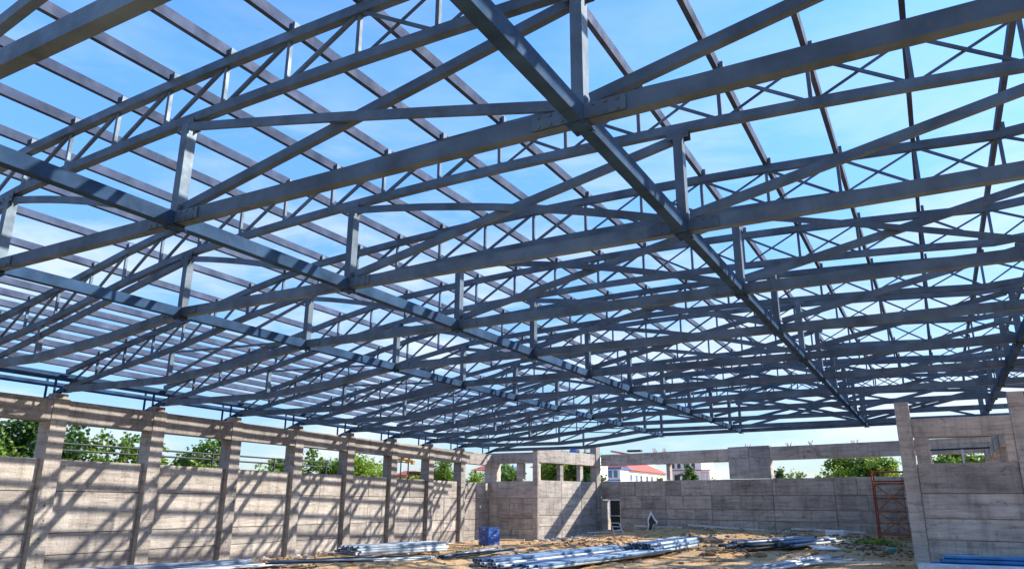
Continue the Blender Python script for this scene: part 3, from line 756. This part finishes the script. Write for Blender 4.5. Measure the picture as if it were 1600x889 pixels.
tree(-29.6, 62, 6.4, 2.1, 'leaf_mid', 'dense green tree behind the sunlit side wall, left of two', seed=16, n=4200, leaf=.34)
tree(-27.0, 62, 6.3, 1.9, 'leaf_dark', 'dense green tree behind the sunlit side wall, right of two', seed=17, n=4200, leaf=.34)
tree(-33.5, 60, 5.6, 1.3, 'leaf_mid', 'dark green tree between the blue container and the corner column', seed=18, n=2200, leaf=.3)
tree(-4.7, 62, 5.95, 2.6, 'leaf_mid', 'big round green tree behind the end wall above the scaffold', seed=19, n=6500, leaf=.32, sq=.8)
tree(-6.2, 60, 4.6, 1.6, 'leaf_bright', 'yellow green bush at the foot of the big round tree', 'bush', seed=20, n=2600, leaf=.28, crown_lo=.3)
tree(-3.2, 60, 4.7, 1.9, 'leaf_bright', 'yellow green bush behind the scaffold top', 'bush', seed=21, n=2800, leaf=.28, crown_lo=.3)
tree(-10.9, 64, 5.0, .7, 'leaf_dark', 'small dark tree right of the grey infill panels', seed=22, n=900, leaf=.28)
tree(-9.4, 62, 4.45, 1.2, 'leaf_mid', 'low green bush above the end wall, middle of the right gap', 'bush', seed=23, n=1500, leaf=.26, crown_lo=.3)
tree(-7.9, 63, 4.45, .8, 'leaf_mid', 'low green bush left of the big round tree', 'bush', seed=24, n=900, leaf=.26, crown_lo=.3)
tree(1.4, 60, 6.0, 1.5, 'leaf_mid', 'green tree seen through the annex opening, its middle', seed=25, n=3400, leaf=.3)
tree(-.1, 60, 5.1, .7, 'leaf_bright', 'small bright tree seen through the annex opening, at its left', seed=26, n=1000, leaf=.28)
tree(3.1, 60, 5.3, .7, 'leaf_bright', 'small bright tree seen through the annex opening, at its right', seed=27, n=1000, leaf=.28)
tree(-24.9, 98, 5.6, .8, 'leaf_mid', 'small tree at the right end of the pale pink house', seed=28, n=700, leaf=.4)
tree(-28.1, 98, 7.2, .9, 'leaf_dark', 'dark tree standing before the pale pink house', seed=29, n=1600, leaf=.4)
tree(-33.8, 104, 5.6, .6, 'leaf_mid', 'clipped bush before the white house', 'bush', seed=30, n=900, leaf=.36, crown_lo=.5)
tree(-39.6, 96, 5.1, 1.2, 'leaf_dark', 'dark hedge plant at the foot of the white house', 'bush', seed=31, n=900, leaf=.36)
random.seed(77)

# pipe rail beyond the left wall
t = empty('pipe_rail', (-27, 22, 0), 'dark double pipe rail on posts beyond the left wall', 'rail')
for z in (3.95, 3.72):
    mb = MB(); mb.tube((-26.9, 15, z), (-27.2, 30.0, z), .04, 6); mb.build('rail', M['dark'], t)
for y in (15.5, 19, 22.5, 26, 29.5):
    mb = MB(); mb.bar((-27, y, 0), (-27, y, 3.95), .06, .06); mb.build('post', M['dark'], t)

# ------------------------------------------------------------------ far buildings
def house(name, loc, label, cat='house'): return empty(name, loc, label, cat)
def hbox(t, name, x0, x1, y0, y1, z0, z1, mat, bev=0):
    mb = MB(); mb.box(((x0+x1)/2, (y0+y1)/2, (z0+z1)/2), (x1-x0, y1-y0, z1-z0)); return mb.build(name, M[mat], t, bev)
def windows(t, y, lst, mat):
    for x0, x1, z0, z1 in lst:
        f = hbox(t, 'window', x0-.1, x1+.1, y-.12, y+.05, z0-.1, z1+.1, 'white'); p = hbox(t, 'pane', x0, x1, y-.15, y-.1, z0, z1, mat); p.parent = f
def gable(t, x0, x1, y0, y1, z, h, mat, ov=.5, along='x', hip=.0):
    mb = MB(); x0 -= ov; x1 += ov; y0 -= ov; y1 += ov; ym = (y0+y1)/2
    V = [(x0, y0, z), (x1, y0, z), (x1, y1, z), (x0, y1, z), (x0+hip, ym, z+h), (x1-hip, ym, z+h)]
    mb.add(V, [(0, 1, 5, 4), (2, 3, 4, 5), (0, 4, 3), (1, 2, 5), (3, 2, 1, 0)]); return mb.build('roof', M[mat], t)
W = house('white_house', (-43.5, 115, 0), 'long white house with red hip roof and blue front windows, beyond the end wall')
hbox(W, 'wall', -46.5, -41.62, 109, 112.5, 0, 7.05, 'white'); hbox(W, 'wing', -46.3, -41.7, 112.55, 131, 0, 7.0, 'white')
hbox(W, 'fascia', -46.9, -41.3, 108.6, 112.7, 7.06, 7.3, 'bluepanel'); hbox(W, 'string_course', -46.6, -41.55, 108.9, 108.99, 5.35, 5.5, 'bluepanel')
mb = MB(); mb.add([(-46.7, 112.8, 7.02), (-41.2, 112.8, 7.02), (-41.2, 131.5, 7.02), (-46.7, 131.5, 7.02), (-43.9, 115.5, 8.5), (-43.9, 129, 8.5)], [(0, 1, 4), (1, 2, 5, 4), (2, 3, 5), (3, 0, 4, 5), (3, 2, 1, 0)]); mb.build('roof', M['redroof'], W)
windows(W, 109, [(-44.9, -44.1, 5.8, 6.7), (-43.7, -42.9, 5.8, 6.85), (-42.6, -42.0, 5.8, 6.85), (-44.9, -44.1, 4.2, 5.2), (-43.5, -42.4, 4.2, 5.25)], 'window')
for yw in (113.8, 116.2, 118.4, 121.2, 123.6, 126.4, 129):
    f = hbox(W, 'window', -41.72, -41.64, yw-.55, yw+.55, 5.4, 6.45, 'plank_pale'); p = hbox(W, 'pane', -41.64, -41.6, yw-.42, yw+.42, 5.5, 6.35, random.choice(['window_dark', 'window', 'window_dark'])); p.parent = f
Pk = house('pink_house', (-31.5, 112, 0), 'pale pink and white house with dark verandah openings and red cornice')
hbox(Pk, 'wall', -34.3, -29.6, 110, 117, 0, 8.15, 'white'); hbox(Pk, 'wing', -29.55, -28.3, 109.4, 116, 0, 6.6, 'pinkwall')
hbox(Pk, 'cornice', -34.5, -28.1, 109.2, 109.38, 6.62, 6.78, 'redroof')
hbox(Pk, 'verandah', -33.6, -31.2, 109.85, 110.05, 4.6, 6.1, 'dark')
for x in (-33.9, -32.5, -31.1, -29.7): hbox(Pk, 'pillar', x-.12, x+.12, 109.4, 109.7, 0, 6.6, 'white')
windows(Pk, 110, [(-34.0, -33.5, 7.0, 7.8), (-33.1, -32.6, 7.0, 7.8), (-32.1, -31.6, 7.0, 7.8), (-31.0, -30.5, 7.0, 7.8)], 'window_dark')
windows(Pk, 109.4, [(-29.3, -29.0, 5.1, 6.1), (-28.8, -28.5, 5.1, 6.1)], 'pinkwall')
Pv = house('pavilion', (-45.4, 76, 0), 'dark open pavilion with a red roof, beyond the left wall', 'pavilion')
for x in (-46.3, -44.4):
    for y in (75.2, 77.6): hbox(Pv, 'post', x-.1, x+.1, y-.1, y+.1, 0, 5.6, 'dark')
hbox(Pv, 'back_screen', -46.2, -44.5, 77.4, 77.5, 3.2, 5.55, 'dark'); gable(Pv, -46.3, -44.3, 75, 77.8, 5.6, .55, 'redroof', .35, hip=.6)
Ct = house('blue_container', (-42.5, 76, 0), 'blue cabin raised on a white base beside the pavilion', 'cabin')
hbox(Ct, 'base', -43.9, -41.2, 75, 77.4, 0, 4.55, 'white'); hbox(Ct, 'body', -43.9, -41.2, 74.9, 77.5, 4.56, 5.95, 'bluepanel', .03)
windows(Ct, 74.9, [(-42.9, -42.5, 4.9, 5.6)], 'window'); hbox(Ct, 'rib', -41.75, -41.65, 74.82, 74.9, 4.6, 5.9, 'white')
Bl = house('blue_house', (-37, 76, 0), 'white house with blue windows and a dull pink roof behind the corner column')
hbox(Bl, 'wall', -38.8, -35.2, 75, 80, 0, 5.75, 'white'); gable(Bl, -38.8, -35.2, 75, 80, 5.76, 1.0, 'redroof', .3, hip=.5)
windows(Bl, 75, [(-37.9, -37.2, 4.7, 5.5), (-36.8, -36.2, 4.7, 5.5)], 'window'); 
Sh = house('red_shed', (-56, 76, 0), 'low shed with a red roof under the lamp mast', 'shed')
hbox(Sh, 'wall', -57.4, -53.4, 75, 78, 0, 5.2, 'yellow'); gable(Sh, -57.4, -55.3, 75, 78, 5.21, .55, 'redroof', .2, hip=.3); hbox(Sh, 'canopy', -55.2, -52.6, 74.2, 77.8, 5.3, 5.55, 'dark')
Lm = house('lamp_mast', (-55.2, 75, 0), 'two-pole mast carrying a cluster of yellow floodlights', 'lamp mast')
for x in (-56.0, -54.9):
    mb = MB(); mb.tube((x, 74, 0), (x, 74, 7.2), .08, 6); mb.build('pole', M['dark'], Lm)
for x, z in ((-56.5, 7.1), (-56.0, 6.9), (-55.5, 7.05), (-55.0, 6.75), (-54.6, 6.85), (-54.2, 6.6)): hbox(Lm, 'floodlight', x-.19, x+.19, 73.7, 74.1, z-.25, z+.22, 'yellow', .05)
hbox(Lm, 'crossbar', -56.6, -54.0, 73.95, 74.05, 6.6, 6.7, 'dark')
Dm = house('blue_tank', (-34.4, 77, 0), 'blue domed water tank on a red ring, above the corner beam', 'water tank')
hbox(Dm, 'tower', -35.2, -34.0, 76.4, 77.6, 0, 7.1, 'white')
mb = MB()
for i in range(8):
    a0, a1 = i*math.pi/16, (i+1)*math.pi/16
    mb.tube((-34.6, 77, 7.3+.6*math.sin(a0)), (-34.6, 77, 7.3+.6*math.sin(a1)), .68*math.cos(a0), 18, max(.01, .68*math.cos(a1)))
mb.build('dome', M['bluepanel'], Dm, smooth=True)
mb = MB(); mb.tube((-34.6, 77, 7.08), (-34.6, 77, 7.3), .72, 18); mb.build('ring', M['redroof'], Dm)
Gr = house('green_shed', (-32.4, 77, 0), 'tall shed with a green curved roof and a red and white sign board', 'shed')
hbox(Gr, 'wall', -33.3, -31.6, 76, 79, 0, 6.95, 'white'); gable(Gr, -33.3, -31.6, 76, 79, 6.96, .5, 'green', .2, hip=.5)
s1 = hbox(Gr, 'sign_board', -33.1, -31.9, 75.9, 76.02, 7.6, 8.05, 'white'); hbox(Gr, 'red_band', -33.0, -32.5, 75.84, 75.89, 7.65, 8.0, 'redroof'); hbox(Gr, 'blue_band', -32.35, -31.95, 75.84, 75.89, 7.75, 8.0, 'bluepanel')
for x in (-33.0, -32.0): hbox(Gr, 'sign_post', x-.05, x+.05, 76.03, 76.13, 6.9, 7.9, 'dark')
# red roofed block peeping over the end wall beam
Rb = house('red_block', (-55.5, 155, 0), 'building whose red roof edge shows above the end wall beam')
hbox(Rb, 'wall', -58.5, -52.9, 150, 160, 0, 11.0, 'white')
mb = MB(); V = [(-59, 149.4, 12.7), (-51.8, 149.4, 11.4), (-51.8, 160, 11.4), (-59, 160, 12.7)]; V += [(x, y, z-.35) for x, y, z in V]
mb.add(V, [(0, 1, 2, 3), (7, 6, 5, 4), (0, 4, 5, 1), (1, 5, 6, 2), (2, 6, 7, 3), (3, 7, 4, 0)]); mb.build('roof', M['redroof'], Rb)
hbox(Rb, 'roof_junk', -55.5, -52.6, 149.6, 151, 12.3, 12.7, 'dark', .05)

# ------------------------------------------------------------------ light
SUN = Vector((1.0, .60, .74)).normalized()
elev = math.asin(SUN.z); az = math.atan2(SUN.x, SUN.y)
w = bpy.data.worlds.new('World'); SC.world = w; w.use_nodes = True; nt = w.node_tree
bg = nt.nodes['Background']; sky = N(nt, 'ShaderNodeTexSky', sky_type='NISHITA'); sky.sun_disc = False
sky.sun_elevation = elev; sky.sun_rotation = az; sky.altitude = 0; sky.air_density = 1.0; sky.dust_density = .6; sky.ozone_density = 2.5
tc = N(nt, 'ShaderNodeTexCoord')
sx = N(nt, 'ShaderNodeSeparateXYZ'); nt.links.new(tc.outputs['Generated'], sx.inputs[0])
cl = noise(nt, mapping(nt, tc.outputs['Generated'], (2.2, 2.2, 7.5)), 1.6, 7, .6, .3)
low = ramp(nt, sx.outputs['Z'], [(.0, (1, 1, 1)), (.25, (.7, .7, .7)), (.5, (.15, .15, .15)), (.75, (.02, .02, .02))])
fac = mth(nt, 'MULTIPLY', ramp(nt, cl, [(.44, (0, 0, 0)), (.64, (1, 1, 1))]), low)
hsv = N(nt, 'ShaderNodeHueSaturation'); hsv.inputs['Saturation'].default_value = 1.16
nt.links.new(sky.outputs[0], hsv.inputs['Color'])
damp = ramp(nt, sx.outputs['Z'], [(.0, (.33, .36, .42)), (.14, (.40, .44, .52)), (.3, (.56, .63, .76)), (.5, (.72, .87, 1.02))])
c = mixc(nt, 1.0, hsv.outputs[0], damp, 'MULTIPLY')
c = mixc(nt, fac, c, (2.3, 2.5, 2.75))
nt.links.new(c, bg.inputs['Color']); bg.inputs['Strength'].default_value = .14
sl = bpy.data.lights.new('sun', 'SUN'); so = bpy.data.objects.new('sun', sl); COL.objects.link(so)
sl.energy = 2.8; sl.angle = R(.8); sl.color = (1, .92, .81)
so.rotation_euler = (-SUN).to_track_quat('-Z', 'Y').to_euler(); so.location = (20, 10, 20)
vs_ = SC.view_settings; vs_.view_transform = 'Standard'; vs_.look = 'None'; vs_.gamma = 1; vs_.exposure = 1.62
SC.render.engine = 'CYCLES'
SC.cycles.max_bounces = 6
for o in bpy.data.objects:
    if '_w' in o: del o['_w']
